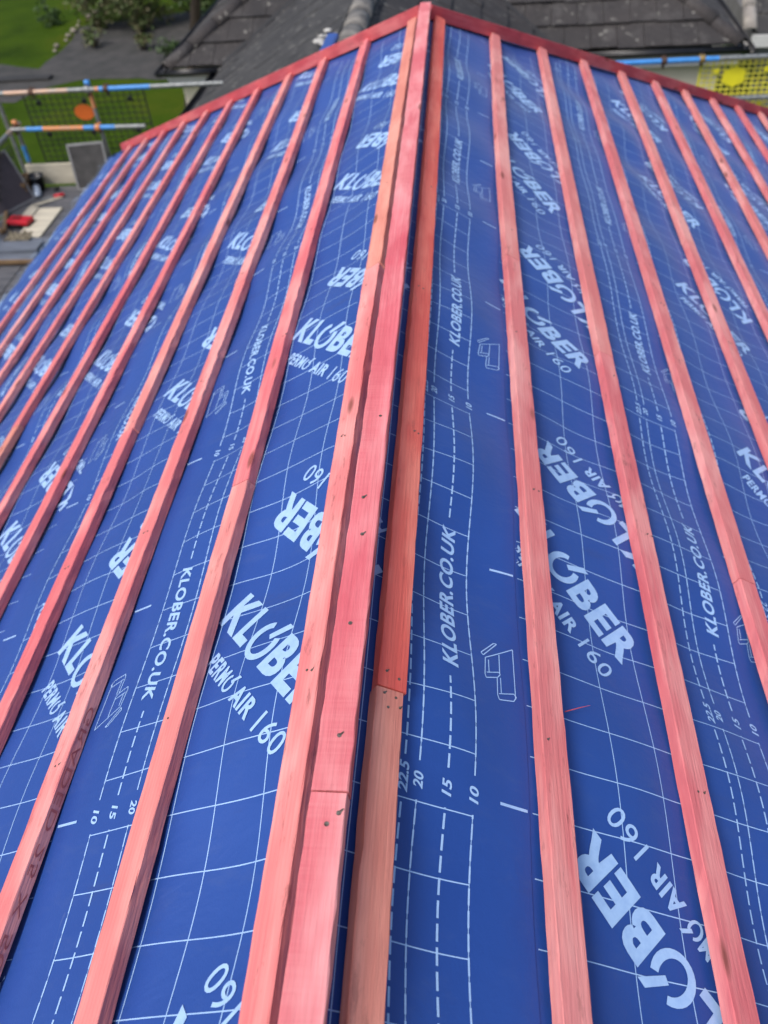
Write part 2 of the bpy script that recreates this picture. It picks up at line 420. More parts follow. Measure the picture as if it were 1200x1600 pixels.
# ------------------------------------------------------------------ battens
_nm = []
def nail_mesh(i):
    if not _nm:
        for k in range(3):
            mb = MB(); mb.lathe([(.0001, .0006 + .0003*k), (.0013, .0008), (.0022, .0009), (.0024, -.001)], n=9)
            if k: mb.add([(.002,.0,.0006),(.0045,.0035,.0004),(.0035,.0045,.0005),(.0008,.0022,.0006)], [(0,1,2,3)])
            me = bpy.data.meshes.new('nail_head'); me.from_pydata(mb.v, [], mb.f); me.materials.append(NAILM); _nm.append(me)
    return _nm[i % 3]
def batten(a, b, width, thick, up_v, matw, label, name='roofing_batten', group=None, stamp=None, nails=(), bow=.002, cat='batten', wob=.0009, big=False):
    """sawn length of timber from a to b (top centre line), up_v = normal of its top face. Origin at a."""
    a, b = Vector(a), Vector(b); L = (b - a).length; y = (b - a).normalized(); z = up_v.normalized(); x = y.cross(z).normalized(); z = x.cross(y)
    M = Matrix((x, y, z)).transposed().to_4x4(); M.translation = a
    rs = random.Random(hash((round(a.x, 3), round(a.y, 3), round(b.y, 3))) & 0xffff)
    n = max(2, int(L / .035)); ch = .0016; w2 = width / 2
    prof = [(-w2, -thick), (w2, -thick), (w2, -ch), (w2 - ch, 0), (-w2 + ch, 0), (-w2, -ch)]
    ph = rs.uniform(0, 6); V = []; Fs = []
    wx = wz = 0
    for k in range(n + 1):
        t = k / n * L; bx = bow * math.sin(math.pi * k / n * rs_f(ph)) ; e = .25 * math.sin(7 * t + ph)
        for i, (px, pz) in enumerate(prof):
            jx = rs.uniform(-1, 1) * wob + (math.copysign(.0022, -px) if i in (2, 5) and rs.random() < .045 else 0); jz = rs.uniform(-1, 1) * wob * .5 if i > 1 else 0
            V.append((px + bx + jx, t, pz + jz + (0.0009 * e if i > 1 else 0)))
    for k in range(n):
        for i in range(6):
            j = (i + 1) % 6; Fs.append((k*6+i, (k+1)*6+i, (k+1)*6+j, k*6+j)[::-1])
    Fs.append((0,1,2,3,4,5)); Fs.append(tuple(n*6 + i for i in (5,4,3,2,1,0)))
    fm = [0] * len(Fs); mats = [matw]
    if stamp:
        txt, t0, t1, sgn, flip = stamp; mats.append(STAMP)
        T, Fc = fit(text_template(txt, 1, -.008, 0, .6), 0, t1 - t0, -thick * .52, thick * .58)
        bb = len(V)
        for p in T:
            yy = (t1 - p[0]) if flip else (t0 + p[0]); bx = bow * math.sin(math.pi * yy / L * rs_f(ph))
            V.append((sgn * (w2 + .0012) + bx, yy, p[1]))
        Fs += [tuple(bb + i for i in f) for f in Fc]; fm += [1] * len(Fc)
    o = link(name, V, Fs, mats, fm); o.matrix_world = M
    tag(o, label, cat, group)
    nm_i = 0
    for (nx, ny) in nails:
        c = bpy.data.objects.new('nail_head', nail_mesh(nm_i)); COL.objects.link(c); c.parent = o; c.location = (nx, ny, -.0002); nm_i += 1
        if big: c.scale = (1.5, 1.5, 1)
    return o
def rs_f(ph): return 1 + (ph % 1.0) * .6
V3 = lambda side, u, v, w=0: uvw(side, u, v, w)
NRM = {s: Vector((s * SA, 0, CA)) for s in (-1, 1)}
cuts = {(-1, 1): [1.982], (-1, 2): [1.293], (-1, 3): [2.432], (-1, 4): [1.835], (-1, 5): [1.1, 3.9], (-1, 6): [3.291], (-1, 7): [2.4], (-1, 8): [3.0],
        (-1, 9): [4.4], (-1, 10): [3.6], (-1, 11): [4.1],
        (1, 1): [.679], (1, 2): [2.294], (1, 3): [1.996], (1, 4): [1.276], (1, 5): [3.2], (1, 6): [2.464], (1, 7): [3.6], (1, 8): [2.9]}
matsel = {(-1,1): [0,3], (-1,2): [2,1], (-1,3): [0,0], (-1,4): [1,2], (-1,5): [0,1,0], (-1,6): [1,1], (-1,7): [3,0],
          (1,1): [3,4], (1,2): [0,2], (1,3): [1,2], (1,4): [1,0], (1,5): [0,2], (1,6): [1,0]}
stamps = {(1, 3, 0): ('GRADED  25 X 50  UPON BBS  BS5534  BRE8-19/S9698', .35, 1.52, -1, True),
          (-1, 3, 0): ('GRADED 25 X 50 UPON BBS BS5534', 1.20, 2.20, 1, True)}
nail_at = {(1,1,0): [(.008,2.065),(-.012,2.068),(.016,2.05),(-.004,2.045)], (1,1,1): [(.01,.02),(-.012,.028)], (1,2,0): [(.01,1.6)]}
def nail_pos(side, i, k, js):
    out = list(nail_at.get((side, i, k), ()))
    if i > 5: return out
    rs = random.Random(side * 100 + i * 7 + k); v = .69
    while v < 3.0:
        vv = v + rs.uniform(-.02, .02)
        if js[k] + .03 < vv < js[k+1] - .03:
            out.append((rs.uniform(-.014, .010), vv - js[k]))
            if rs.random() < .6: out.append((out[-1][0] + rs.uniform(.008, .014), vv - js[k] + rs.uniform(-.004, .004)))
        v += .6
    return out
for side, cnt, nm in ((-1, 11, 'left'), (1, 12, 'right')):
    for i in range(1, cnt + 1):
        u = U1[side] + (i - 1) * G[side]; vend = D + KH * u - .034
        js = [VMIN] + cuts.get((side, i), [3.5]) + [vend]; ms = matsel.get((side, i), [i % 3, (i + 1) % 3, 0])
        for k in range(len(js) - 1):
            place = '%s row from the ridge' % ordn[i-1]
            part = ('near length' if k == 0 else 'far length') if len(js) == 3 else ('near', 'middle', 'far')[k] + ' length'
            lb = 'red batten on the %s slope, %s, %s' % (nm, place, part)
            w = .0012 if (side, i) == (1, 1) and k == 1 else 0
            du = random.uniform(-.0015, .0015)
            batten(V3(side, u + du, js[k] + .0012, w), V3(side, u - du * .4, js[k+1] - .0012, w), .049 + random.uniform(-.001, .0012), .0249,
                   NRM[side], W[ms[k % len(ms)]], lb, group='battens nailed across the %s slope' % nm,
                   stamp=stamps.get((side, i, k)), nails=nail_pos(side, i, k, js), bow=random.uniform(-.006, .006))
# ridge battens (raised a little on the ridge board)
batten((.010, VMIN, .036), (.009, .4722, .036), .050, .025, Vector((0,0,1)), W_RIDGE, 'pink red batten lying along the ridge, near length below its joint',
       group='battens along the ridge', big=True, nails=[(.0, 1.83), (.014, 1.845)])
batten((.008, .4748, .0365), (.006, D - .01, .036), .050, .025, Vector((0,0,1)), W_RIDGE, 'pink red batten lying along the ridge, long far length up to the peak',
       group='battens along the ridge', big=True, nails=[(.0, .272), (.004, .08), (-.004, .55), (.010, .78), (.002, .46)])
# ridge board below them
mb = MB(); mb.box((-.004, VMIN, -.018), (.020, D - .02, .0100)); o = mb.build('ridge_board', W_HIP)
tag(o, 'dark red timber strip hidden on edge under the pink ridge battens', 'board')
# hip battens
for side, nm in ((-1, 'left'), (1, 'right')):
    ue = 3.19; a = V3(side, .012, D + KH * .012 + .006, .030); b = V3(side, ue, D + KH * ue + .006, .030)
    if side > 0: b = V3(side, 3.62, D + KH * 3.62 + .006, .030)
    batten(a, b, .030, .056, Vector((0, 0, 1)), W_HIP, 'dark red timber batten set on edge down the %s hip' % nm, 'hip_batten', 'battens down the hips', cat='batten', bow=.003)

# splinter
rsp = V3(1, .427, .76, -.020); rse = V3(1, .478, .785, -.012)
mb = MB(); mb.tube(rsp, rsp.lerp(rse, .6) + Vector((0, 0, .001)), .0011, 6, r2=.0008); mb.tube(rsp.lerp(rse, .6) + Vector((0,0,.001)), rse, .0008, 6, r2=.0003)
tag(mb.build('wood_splinter', W_HIP), 'thin red wood splinter sticking out from the second batten right of the ridge', 'splinter')

# ------------------------------------------------------------------ the house that carries the roof
BRICK = mat('render_wall', (.50,.46,.38), (.42,.38,.31), 5, .9)
DARKT = mat('roof_timber', (.16,.09,.05), (.10,.06,.035), 12, .8, stretch=(8,1,8))
house = empty('bungalow', (0, 0, -4.4)); tag(house, 'pale rendered bungalow carrying the unfinished blue membrane roof', 'house')
GZ = -4.4
def hp(mb_fn, name, m, bevel=0, smooth=False):
    mb = MB(); mb_fn(mb); mb.v = [(x, y, z - GZ) for x, y, z in mb.v]; return mb.build(name, m, house, smooth, bevel)
UE = 3.50; xe = UE * CA; ye = D + xe; ze = -UE * SA - .14
def f(mb):
    for x in (-2.85, 2.75): mb.box((x, -4, GZ), (x + .1, ye - .35, -2.0))
    mb.box((-2.75, ye - .45, GZ), (2.75, ye - .35, -2.0)); mb.box((-2.75, -4, GZ), (2.75, -3.9, -2.0))
hp(f, 'wall', BRICK)
def f(mb):   # unseen dark sheet added beneath membrane to block light, 75 mm down
    dz = .10
    R1, R2 = (0, -4, -dz), (0, D, -dz); EL1, EL2 = (-xe, -4, -UE*SA - dz), (-xe, ye, -UE*SA - dz); E1, E2 = (xe, -4, -UE*SA - dz), (xe, ye, -UE*SA - dz)
    mb.add([R1, R2, EL1, EL2, E1, E2], [(0, 1, 3, 2), (1, 0, 4, 5), (1, 5, 3)])
hp(f, 'underside_light_blocker', mat('light_blocker_dark', (.05,.035,.025), (.03,.022,.018), 6, .9, bs=0))
for side in (-1, 1):
    for k in range(14):
        v = -1.05 + .6 * k; us = max(.02, (v - D + .06) / KH)
        if us > UE - .3: break
        def f(mb):
            a, b = uvw(side, us, v, -.047), uvw(side, UE, v, -.047); n = NRM[side] * .05; e = Vector((0, .022, 0))
            vs = [a - e, a + e, b + e, b - e]; vs2 = [p - n for p in vs]
            mb.add(vs + vs2, [(0,1,2,3),(7,6,5,4),(0,4,5,1),(1,5,6,2),(2,6,7,3),(3,7,4,0)])
        hp(f, 'rafter', DARKT)
FASC = mat('white_fascia', (.72,.72,.70), (.60,.60,.58), 3, .45, bs=0)
def f(mb):
    q = xe - .14
    for s in (-1, 1): mb.box((min(s*q, s*(q+.02)), -4, ze - .14), (max(s*q, s*(q+.02)), ye - .14, ze + .03))
    mb.box((-q, ye - .14, ze - .14), (q, ye - .12, ze + .03))
hp(f, 'fascia', FASC)
# hip end cloth (far side)
mb = MB(); a = (0, D + .004, -.034); b = (-xe - .1, ye + .11, -UE*SA - .09); c = (xe + .1, ye + .11, -UE*SA - .09)
n = 24
for i in range(n):
    for j in range(n - i):
        def P_(p, q):
            A_, B_, C_ = Vector(a), Vector(b), Vector(c); v = A_ + (B_ - A_) * (p / n) + (C_ - A_) * (q / n); v.z += -.006 * abs(math.sin(p * 1.7 + q)) * (1 if 0 < p and 0 < q else 0); return v
        mb.add([P_(i, j), P_(i+1, j), P_(i, j+1)], [(0, 2, 1)])
        if j < n - i - 1: mb.add([P_(i+1, j), P_(i+1, j+1), P_(i, j+1)], [(0, 2, 1)])
tag(mb.build('membrane_sheet', MEM, None, True), 'blue membrane sheet on the far hip end behind the peak', 'roofing membrane')

# ------------------------------------------------------------------ ground
def grass_mat():
    mt, t, b = nodes('lawn_grass')
    n = noise(t, coords(t, (1,1,1), False), .55, 6, .62); n2 = noise(t, coords(t, (1,1,1), False), 7, 5, .7)
    c = ramp(t, n, [(.30, (.018,.040,.001)), (.50, (.036,.070,.002)), (.74, (.066,.084,.005))]).outputs[0]
    c = mixc(t, ramp(t, n2, [(.55, (0,0,0)), (.75, (.5,.5,.5))]).outputs[0], c, (.075,.085,.018))
    t.links.new(c, b.inputs['Base Color']); b.inputs['Roughness'].default_value = .95; b.inputs['Specular IOR Level'].default_value = .08; bump(t, b, n2, .6, .05); return mt
GRASS = grass_mat()
TARM = mat('tarmac', (.060,.056,.053), (.030,.031,.028), 3.2, .9, bs=.3, bd=.01, detail=9)
CONC = mat('concrete', (.20,.19,.18), (.13,.125,.12), 4, .9)
mb = MB(); n = 40
def gp(i, j): return (-200 + 400 * i / n, -200 + 400 * j / n, GZ - .004)
for i in range(n):
    for j in range(n): mb.add([gp(i,j), gp(i+1,j), gp(i+1,j+1), gp(i,j+1)], [(0,1,2,3)])
tag(mb.build('ground', GRASS), kind='structure')
def sheetpoly(name, pts, z, m):
    # edge slightly irregular
    out = []
    for (x0, y0), (x1, y1) in zip(pts, pts[1:] + pts[:1]):
        L = math.hypot(x1-x0, y1-y0); k = max(1, int(L / .4))
        for i in range(k): out.append((x0+(x1-x0)*i/k + random.uniform(-.05,.05), y0+(y1-y0)*i/k + random.uniform(-.05,.05), z))
    return tag(link(name, out, [tuple(range(len(out)))], m), kind='structure')
sheetpoly('path', [(-30, 19.6), (-10.4, 19.7), (-9.35, 19.2), (-9.25, 21.4), (-9.5, 22.4), (-6.5, 23.3), (-3.2, 23.0), (-3.2, 17.8), (-5.9, 18.0), (-7.6, 18.35), (-8.1, 18.3), (-8.8, 17.75), (-9.0, 17.1), (-30, 17.1)], GZ + .002, TARM)
mb = MB(); mb.box((-14, 18.35, GZ), (-8.75, 18.6, GZ + .06)); tag(mb.build('kerb', mat('dark_kerb', (.03,.03,.03), (.02,.02,.02), 5, .8), None, False, .02), kind='structure')
# loose stones along the lawn edge
STONE = mat('pale_stone', (.34,.30,.24), (.22,.19,.15), 6, .9)
def lump(mb, c, r, rs, mi=0, sq=.6):
    bm = bmesh.new(); bmesh.ops.create_icosphere(bm, subdivisions=2, radius=1)
    for v in bm.verts:
        k = r * (1 + rs.uniform(-.18, .18)); v.co = Vector((v.co.x * k, v.co.y * k, v.co.z * k * sq))
    mb.add([v.co + Vector(c) for v in bm.verts], [tuple(v.index for v in f.verts) for f in bm.faces], mi); bm.free()
rs = random.Random(3)
for i in range(9):
    t = i / 8; mb = MB(); lump(mb, (0,0,0), rs.uniform(.035, .10), rs); o = mb.build('edging_stone', STONE, None, True)
    o.location = (-9.42 + .30*rs.random() - t*.25, 20.3 + 3.2 * t, GZ + .05)
    tag(o, ('%s pale rough stone edging the lawn, counted away from the house' % ordn[i]), 'stone', 'pale stones along the lawn edge')

# ------------------------------------------------------------------ vegetation
BARK = mat('bark', (.045,.032,.022), (.02,.014,.010), 14, .95, bs=.6, bd=.02, stretch=(1,1,.25))
LEAF = [mat('leaf_a', (.040,.085,.012), (.022,.05,.008), 3, .6, bs=0), mat('leaf_b', (.10,.15,.035), (.06,.10,.02), 3, .6, bs=0), mat('leaf_c', (.13,.12,.055), (.08,.075,.03), 3, .7, bs=0)]
def leaves(name, center, rad, n, size, parent, rs, mats, dens=None, flat=.75, clumps=14):
    mb = MB(); cl = []
    for _ in range(clumps):
        d = Vector((rs.gauss(0,1), rs.gauss(0,1), rs.gauss(0,1))).normalized() * (rs.random() ** .4)
        cl.append((Vector((d.x * rad, d.y * rad, d.z * rad * flat)), rad * rs.uniform(.22, .45)))
    for k in range(n):
        c, r = cl[rs.randrange(clumps)]
        p = Vector(center) + c + Vector((rs.gauss(0,1), rs.gauss(0,1), rs.gauss(0,.8))) * r * .5
        a = Vector((rs.gauss(0,1), rs.gauss(0,1), rs.gauss(0,.6))).normalized(); b = a.cross(Vector((rs.gauss(0,1), rs.gauss(0,1), rs.gauss(0,1)))).normalized()
        s = size * rs.uniform(.6, 1.3); mi = rs.choice(range(len(mats)))
        mb.add([p - a*s*.5, p + b*s*.28, p + a*s*.5, p - b*s*.28], [(0,1,2,3)], mi)
    return mb.build(name, mats, parent)
def tree(loc, h, r, label, rs, crown_z, crown_r, nl, ls=.16):
    t = empty('tree', loc); tag(t, label, 'tree'); mb = MB()
    p = Vector((0,0,-.05)); rr = r; pts = [(p.copy(), rr)]
    for k in range(8):
        p = p + Vector((.16 + rs.uniform(-.04,.04), rs.uniform(-.05,.05), h/8)); rr *= .9; pts.append((p.copy(), rr))
    for (a, ra), (b, rb) in zip(pts[:-1], pts[1:]): mb.tube(a, b, ra, 10, r2=rb, caps=False)
    for k in range(9):
        a, ra = pts[rs.randrange(4, 9)]; d = Vector((rs.uniform(-1,1), rs.uniform(-1,1), rs.uniform(.2,.9))).normalized() * crown_r * .8
        mb.tube(a, a + d, ra*.5, 7, r2=.01)
    mb.build('trunk', BARK, t, True)
    leaves('crown', (0,0,crown_z), crown_r, nl, ls, t, rs, LEAF[:2], clumps=22)
    return t
rs = random.Random(11)
tree((-5.15, 16.4, GZ), 4.6, .125, 'slim dark trunked tree on the grass beside the neighbouring bungalow', rs, 4.6, 1.6, 5000)
def shrub(loc, rad, n, label, rs, mats, size=.09, flat=.7, cat='shrub', group=None):
    s = empty('shrub', loc); tag(s, label, cat, group); mb = MB()
    for k in range(9):
        d = Vector((rs.uniform(-1,1), rs.uniform(-1,1), rs.uniform(.5,1.2))) * rad * .7; mb.tube((0,0,-.03), d, .018, 5, r2=.004)
    mb.build('stem', BARK, s); leaves('foliage', (0,0,rad*.75), rad, n, size, s, rs, mats, flat=flat)
shrub((-8.9, 22.2, GZ), .8, 3400, 'straggly olive shrub at the top of the tarmac path', rs, [LEAF[1], LEAF[2]], .11)
shrub((-7.7, 22.4, GZ), 1.05, 3200, 'brownish dry shrub, middle of the row behind the path', rs, [LEAF[2], LEAF[1]], .11)
shrub((-9.9, 26.4, GZ), .9, 3000, 'dark green bush at the back of the lawn', rs, [LEAF[0]], .12)
shrub((-6.5, 22.6, GZ), 1.1, 3200, 'leafy green shrub left of the tree trunk', rs, [LEAF[0], LEAF[1]], .11)
shrub((-5.0, 22.0, GZ), 1.15, 3600, 'bright green shrub right of the tree trunk', rs, [LEAF[0], LEAF[1]], .11)
shrub((-10.35, 22.7, GZ), .30, 500, 'small dark bush alone on the lawn', rs, [LEAF[0]], .08, 1.2)
shrub((4.75, 14.2, GZ), .75, 2600, 'green bush right of the neighbouring wall', rs, [LEAF[0], LEAF[1]], .10, 1.0)
rs = random.Random(15)
for i, (x, y_) in enumerate(((-7.2, 20.2), (-8.5, 20.6), (-6.3, 19.3))):
    shrub((x, y_, GZ), .26 + .05*i, 260, 'low %s weed clump rooted in the tarmac path' % ('ragged', 'yellowish', 'small dark')[i], rs, [LEAF[1], LEAF[2]] if i < 2 else [LEAF[0]], .09, .35, 'weeds', 'weeds in the tarmac')
# another clump
rs = random.Random(5)
shrub((-7.6, 21.6, GZ), .22, 200, 'thin weed clump growing through the tarmac', rs, [LEAF[2], LEAF[1]], .10, .4, 'weeds')

# ------------------------------------------------------------------ tiled roofs of the neighbours
def tile_mat(name, c1, c2, lich=.55):
    mt, t, b = nodes(name)
    v = coords(t, (1,1,1), False); n = noise(t, v, 1.6, 6, .65); f_ = noise(t, v, 26, 5, .7)
    c = ramp(t, n, [(.3, c2), (.7, c1)]).outputs[0]
    c = mixc(t, ramp(t, f_, [(.30, (.6,.6,.6)), (.5, (0,0,0))]).outputs[0], c, tuple(x*.45 for x in c2))
    sp_ = noise(t, v, 11, 3, .6, .4)
    c = mixc(t, ramp(t, sp_, [(.63, (0,0,0)), (.70, (lich,)*3)]).outputs[0], c, (.36,.35,.31))
    n4 = noise(t, v, 4.3, 5, .7); c = mixc(t, ramp(t, n4, [(.52, (0,0,0)), (.72, (.5,.5,.5))]).outputs[0], c, (.11,.105,.10))
    t.links.new(c, b.inputs['Base Color']); b.inputs['Roughness'].default_value = .85; bump(t, b, f_, .5, .006); return mt
TILE = tile_mat('concrete_tile', (.050,.044,.042), (.026,.024,.025))
TILE2 = tile_mat('weathered_slate', (.052,.050,.049), (.028,.027,.028), .7)
RIDGET = tile_mat('hip_tile', (.058,.050,.047), (.034,.030,.030), .5)
def clip(poly, a, b, c):        # keep a*x+b*y<=c
    out = []
    for i in range(len(poly)):
        p, q = poly[i], poly[(i+1) % len(poly)]; dp = a*p[0]+b*p[1]-c; dq = a*q[0]+b*q[1]-c
        if dp <= 0: out.append(p)
        if dp * dq < 0: t = dp/(dp-dq); out.append((p[0]+(q[0]-p[0])*t, p[1]+(q[1]-p[1])*t))
    return out
def tiled(mb, O, ex, ey, nz, width0, width1, rows, gauge, cons, tw=.30, th=.016, x_off=0, rs=random):
    """tile courses; plane point = O + ex*x + ey*y (y up the slope)"""
    O, ex, ey, nz = map(Vector, (O, ex, ey, nz))
    for r in range(rows):
        y0 = r * gauge; sh = (.5 * tw if r % 2 else 0) + x_off; k0 = int((width0 - sh) / tw) - 1; k1 = int((width1 - sh) / tw) + 1
        for k in range(k0, k1 + 1):
            x0 = sh + k * tw + .003; P_ = [(x0, y0), (x0 + tw - .006, y0), (x0 + tw - .006, y0 + gauge + .05), (x0, y0 + gauge + .05)]
            for (a, b, c) in cons: 
                if P_: P_ = clip(P_, a, b, c)
            if len(P_) < 3: continue
            jz = rs.uniform(-.004, .005); jy = rs.uniform(-.012, .012)
            tp, bt = [], []
            for (x, y) in P_:
                lift = (th * 1.9) * (1 - (y - y0) / (gauge + .05)) + jz
                q = O + ex * x + ey * (y + (jy if y - y0 < .01 else 0)); tp.append(q + nz * (lift + .004)); bt.append(q + nz * (lift - th))
            n_ = len(tp); mb.add(tp + bt, [tuple(range(n_)), tuple(range(2*n_-1, n_-1, -1))] + [(i, n_+i, n_+(i+1) % n_, (i+1) % n_) for i in range(n_)])
def cap_tiles(mb, a, b, r=.11, L=.42, over=.03, rs=random):
    a, b = Vector(a), Vector(b); d = (b-a); n_ = max(1, int(d.length / L)); d.normalize(); s_ = d.cross(Vector((0,0,1))).normalized(); u_ = s_.cross(d)
    for k in range(n_):
        p = a + d * (k * L); q = p + d * (L - .008); vs = []
        for c, rr in ((p, r * 1.0), (q, r * .93)):
            for j in range(9):
                an = math.pi * (j / 8) * 1.04 - .06; vs.append(c + s_ * math.cos(an) * rr + u_ * (math.sin(an) * rr * .75 - .03))
        for c, rr in ((p, r * .86), (q, r * .80)):
            for j in range(9):
                an = math.pi * (j / 8) * 1.04 - .06; vs.append(c + s_ * math.cos(an) * rr + u_ * (math.sin(an) * rr * .75 - .03))
        fs = [(j, j+1, 10+j, 9+j) for j in range(8)] + [(18+j, 27+j, 28+j, 19+j) for j in range(8)] + [(j, 18+j, 19+j, j+1) for j in range(8)] + [(9+j, 10+j, 28+j, 27+j) for j in range(8)]
        mb.add(vs, fs)
P30 = math.radians(30); c3, s3 = math.cos(P30), math.sin(P30)
nb = empty('neighbouring_bungalow', (-3.47, 10.62, GZ), math.radians(-1.6)); tag(nb, 'neighbouring cream bungalow with dark lichen spotted tiled roof', 'house')
ZE = 2.36; WD = 6.78; DP = 7.4        # local: x along eave, y back
VL, VR = .74, 4.72                    # where the link roof meets the eave
rs = random.Random(9)
mb = MB()
half = DP/2; rows = int(half / c3 / .345) + 1
# front slope in plane coords (x, y up slope); hips: x >= y*c3 ; x <= WD - y*c3 ; removed link triangle between valleys
xr = (VL + VR) / 2
cons_l = [(-1, c3, 0), (1, -c3, VL)]          # left of left valley line x = VL + y*c3
for cons in ([(-1, c3, 0), (1, -c3, VL), (1, c3, WD), (1, 0, xr)], [(1, c3, WD), (-1, -c3, -VR), (-1, 0, -xr), (-1, c3, 0)], [(-1, c3, 0), (1, c3, WD), (0, -1, -(xr - VL)/c3)]):
    tiled(mb, (0, 0, ZE), (1,0,0), (0,c3,s3), (0,-s3,c3), 0, WD, rows, .345, cons, rs=rs)
mb.build('tiled_roof', TILE, nb)
mb = MB()
tiled(mb, (0, DP, ZE), (0,-1,0), (c3,0,s3), (-s3,0,c3), 0, DP, rows, .345, [(-1, c3, 0), (1, c3, DP)], rs=rs)
tiled(mb, (WD, 0, ZE), (0,1,0), (-c3,0,s3), (s3,0,c3), 0, DP, rows, .345, [(-1, c3, 0), (1, c3, DP)], rs=rs)
tiled(mb, (WD, DP, ZE), (-1,0,0), (0,-c3,s3), (0,s3,c3), 0, WD, rows, .345, [(-1, c3, 0), (1, c3, WD)], rs=rs)
mb.build('side_tiled_roof', TILE, nb)
tn = math.tan(P30); hh = min(half, WD/2)
for a, b in (((0,0),(hh,hh)), ((WD,0),(WD-hh,hh)), ((0,DP),(hh,DP-hh)), ((WD,DP),(WD-hh,DP-hh))):
    mb = MB(); cap_tiles(mb, (a[0], a[1], ZE + .03), (b[0], b[1], ZE + hh*tn + .03), .10); mb.build('hip_tiles', RIDGET, nb, True)
# link roof running back towards the new roof (local -y)
LY = 4.9; ws = (xr - VL) / c3; mb = MB(); rws = int(ws/.345) + 1
tiled(mb, (VL, 0, ZE), (0,-1,0), (c3,0,s3), (-s3,0,c3), -3, LY, rws, .345, [(-1, -c3, 0), (1, 0, LY), (0, 1, ws)], tw=.30, th=.007, rs=rs)
mb.build('link_roof', TILE2, nb)
mb = MB()
tiled(mb, (VR, 0, ZE), (0,1,0), (-c3,0,s3), (s3,0,c3), -LY, 3, rws, .345, [(1, -c3, 0), (-1, 0, LY), (0, 1, ws)], rs=rs)
mb.build('link_roof', TILE, nb)
mb = MB(); zr = ZE + (xr - VL) * tn
cap_tiles(mb, (xr + .10, -3.5, zr - .01), (xr + .02, 2.0, zr + .02), .11); mb.build('ridge_tiles', mat('pale_ridge', (.24,.225,.20), (.10,.095,.09), 9, .9), nb, True)
mb = MB(); rs2 = random.Random(2)
for k in range(5):
    lump(mb, (xr - .15 + rs2.uniform(-.03,.03), -3.35 + k*.11, zr - .05 + rs2.uniform(-.02,.02)), rs2.uniform(.03,.055), rs2, 0, .35)
mb.build('mortar', mat('mortar', (.55,.54,.50), (.36,.35,.33), 12, .95), nb, True)
mb = MB(); mb.box((xr - .075, -3.9, zr - .02), (xr + .02, -3.36, zr + .05)); mb.build('membrane_strip', MEM, nb, False, .02)
# dark valley troughs
mb = MB()
for x0, sx in ((VL, 1), (VR, -1)):
    a = Vector((x0, 0, ZE + .0)); b = Vector((x0 + sx*(xr-VL), xr-VL, ZE + (xr-VL)*tn)); e = Vector((.035, 0, 0)); z_ = Vector((0,0,.040))
    mb.add([a - e + z_, a + e + z_, b + e + z_, b - e + z_], [(0,1,2,3)])
mb.build('valley_lining', mat('dark_lead', (.018,.018,.020), (.012,.012,.013), 5, .6), nb)
BLACKP = mat('black_gutter', (.012,.012,.015), (.008,.008,.010), 5, .35, bs=0)
def gutter(mb, a, b, r=.06):
    a, b = Vector(a), Vector(b); d = (b-a).normalized(); s_ = d.cross(Vector((0,0,1))).normalized(); vs = []
    for rr in (r, r*.9):
        for c in (a, b):
            for j in range(9): an = math.pi + math.pi*j/8; vs.append(c + s_*math.cos(an)*rr + Vector((0,0,1))*math.sin(an)*rr)
    fs = [(j, 9+j, 10+j, j+1) for j in range(8)] + [(18+j, 19+j, 28+j, 27+j) for j in range(8)] + [(0,18,27,9), (8,17,35,26)] + [(j, j+1, 19+j, 18+j) for j in range(8)] + [(9+j, 27+j, 28+j, 10+j) for j in range(8)]
    mb.add(vs, fs)
for a, b in (((-.1, -.07, ZE - .01), (VL - .08, -.07, ZE - .01)), ((VR + .08, -.07, ZE - .01), (WD + .08, -.07, ZE - .01)), ((-.07, -.1, ZE - .01), (-.07, DP, ZE - .01)),
             ((WD+.07, -.1, ZE - .01), (WD+.07, DP, ZE - .01)), ((VL - .07, -LY, ZE - .01), (VL - .07, -.08, ZE - .01))):
    mb = MB(); gutter(mb, a, b); mb.build('gutter', BLACKP, nb, True)
so_ = .12
for lo, hi in (((0,-.012,ZE-.20),(VL-.02,.012,ZE-.03)), ((VR+.02,-.012,ZE-.20),(WD,.012,ZE-.03)), ((-.012,0.013,ZE-.20),(.012,DP,ZE-.03)), ((WD-.012,.013,ZE-.20),(WD+.012,DP,ZE-.03)),
               ((.013, .013, ZE-.205), (VL-.02, so_, ZE-.19)), ((VR+.02, .013, ZE-.205), (WD-.013, so_, ZE-.19)), ((VL-.012, -LY, ZE-.2), (VL+.010, -.013, ZE-.04))):
    mb = MB(); mb.box(lo, hi); mb.build('soffit' if hi[2] - lo[2] < .02 else 'fascia', FASC, nb)
CREAM = mat('cream_render', (.86,.80,.64), (.80,.74,.58), 6, .9, bs=.2)
mb = MB(); mb.box((so_, so_, 0), (WD - so_ - .05, DP - so_, ZE - .206)); mb.box((VL + .3, -LY + .8, 0), (VR - .3, so_ - .01, ZE - .12)); mb.build('wall', CREAM, nb)
# small square vent on the cream wall
mb = MB(); vx, vz = 5.30, 1.70; mb.box((vx - .09, so_ - .02, vz - .09), (vx + .09, so_ + .001, vz + .09)); v_ = mb.build('wall_vent', FASC, nb, False, .008)
mb = MB(); mb.tube((vx, so_ - .032, vz), (vx, so_ - .0205, vz), .058, 20); mb.build('vent_hole', BLACKP, v_)
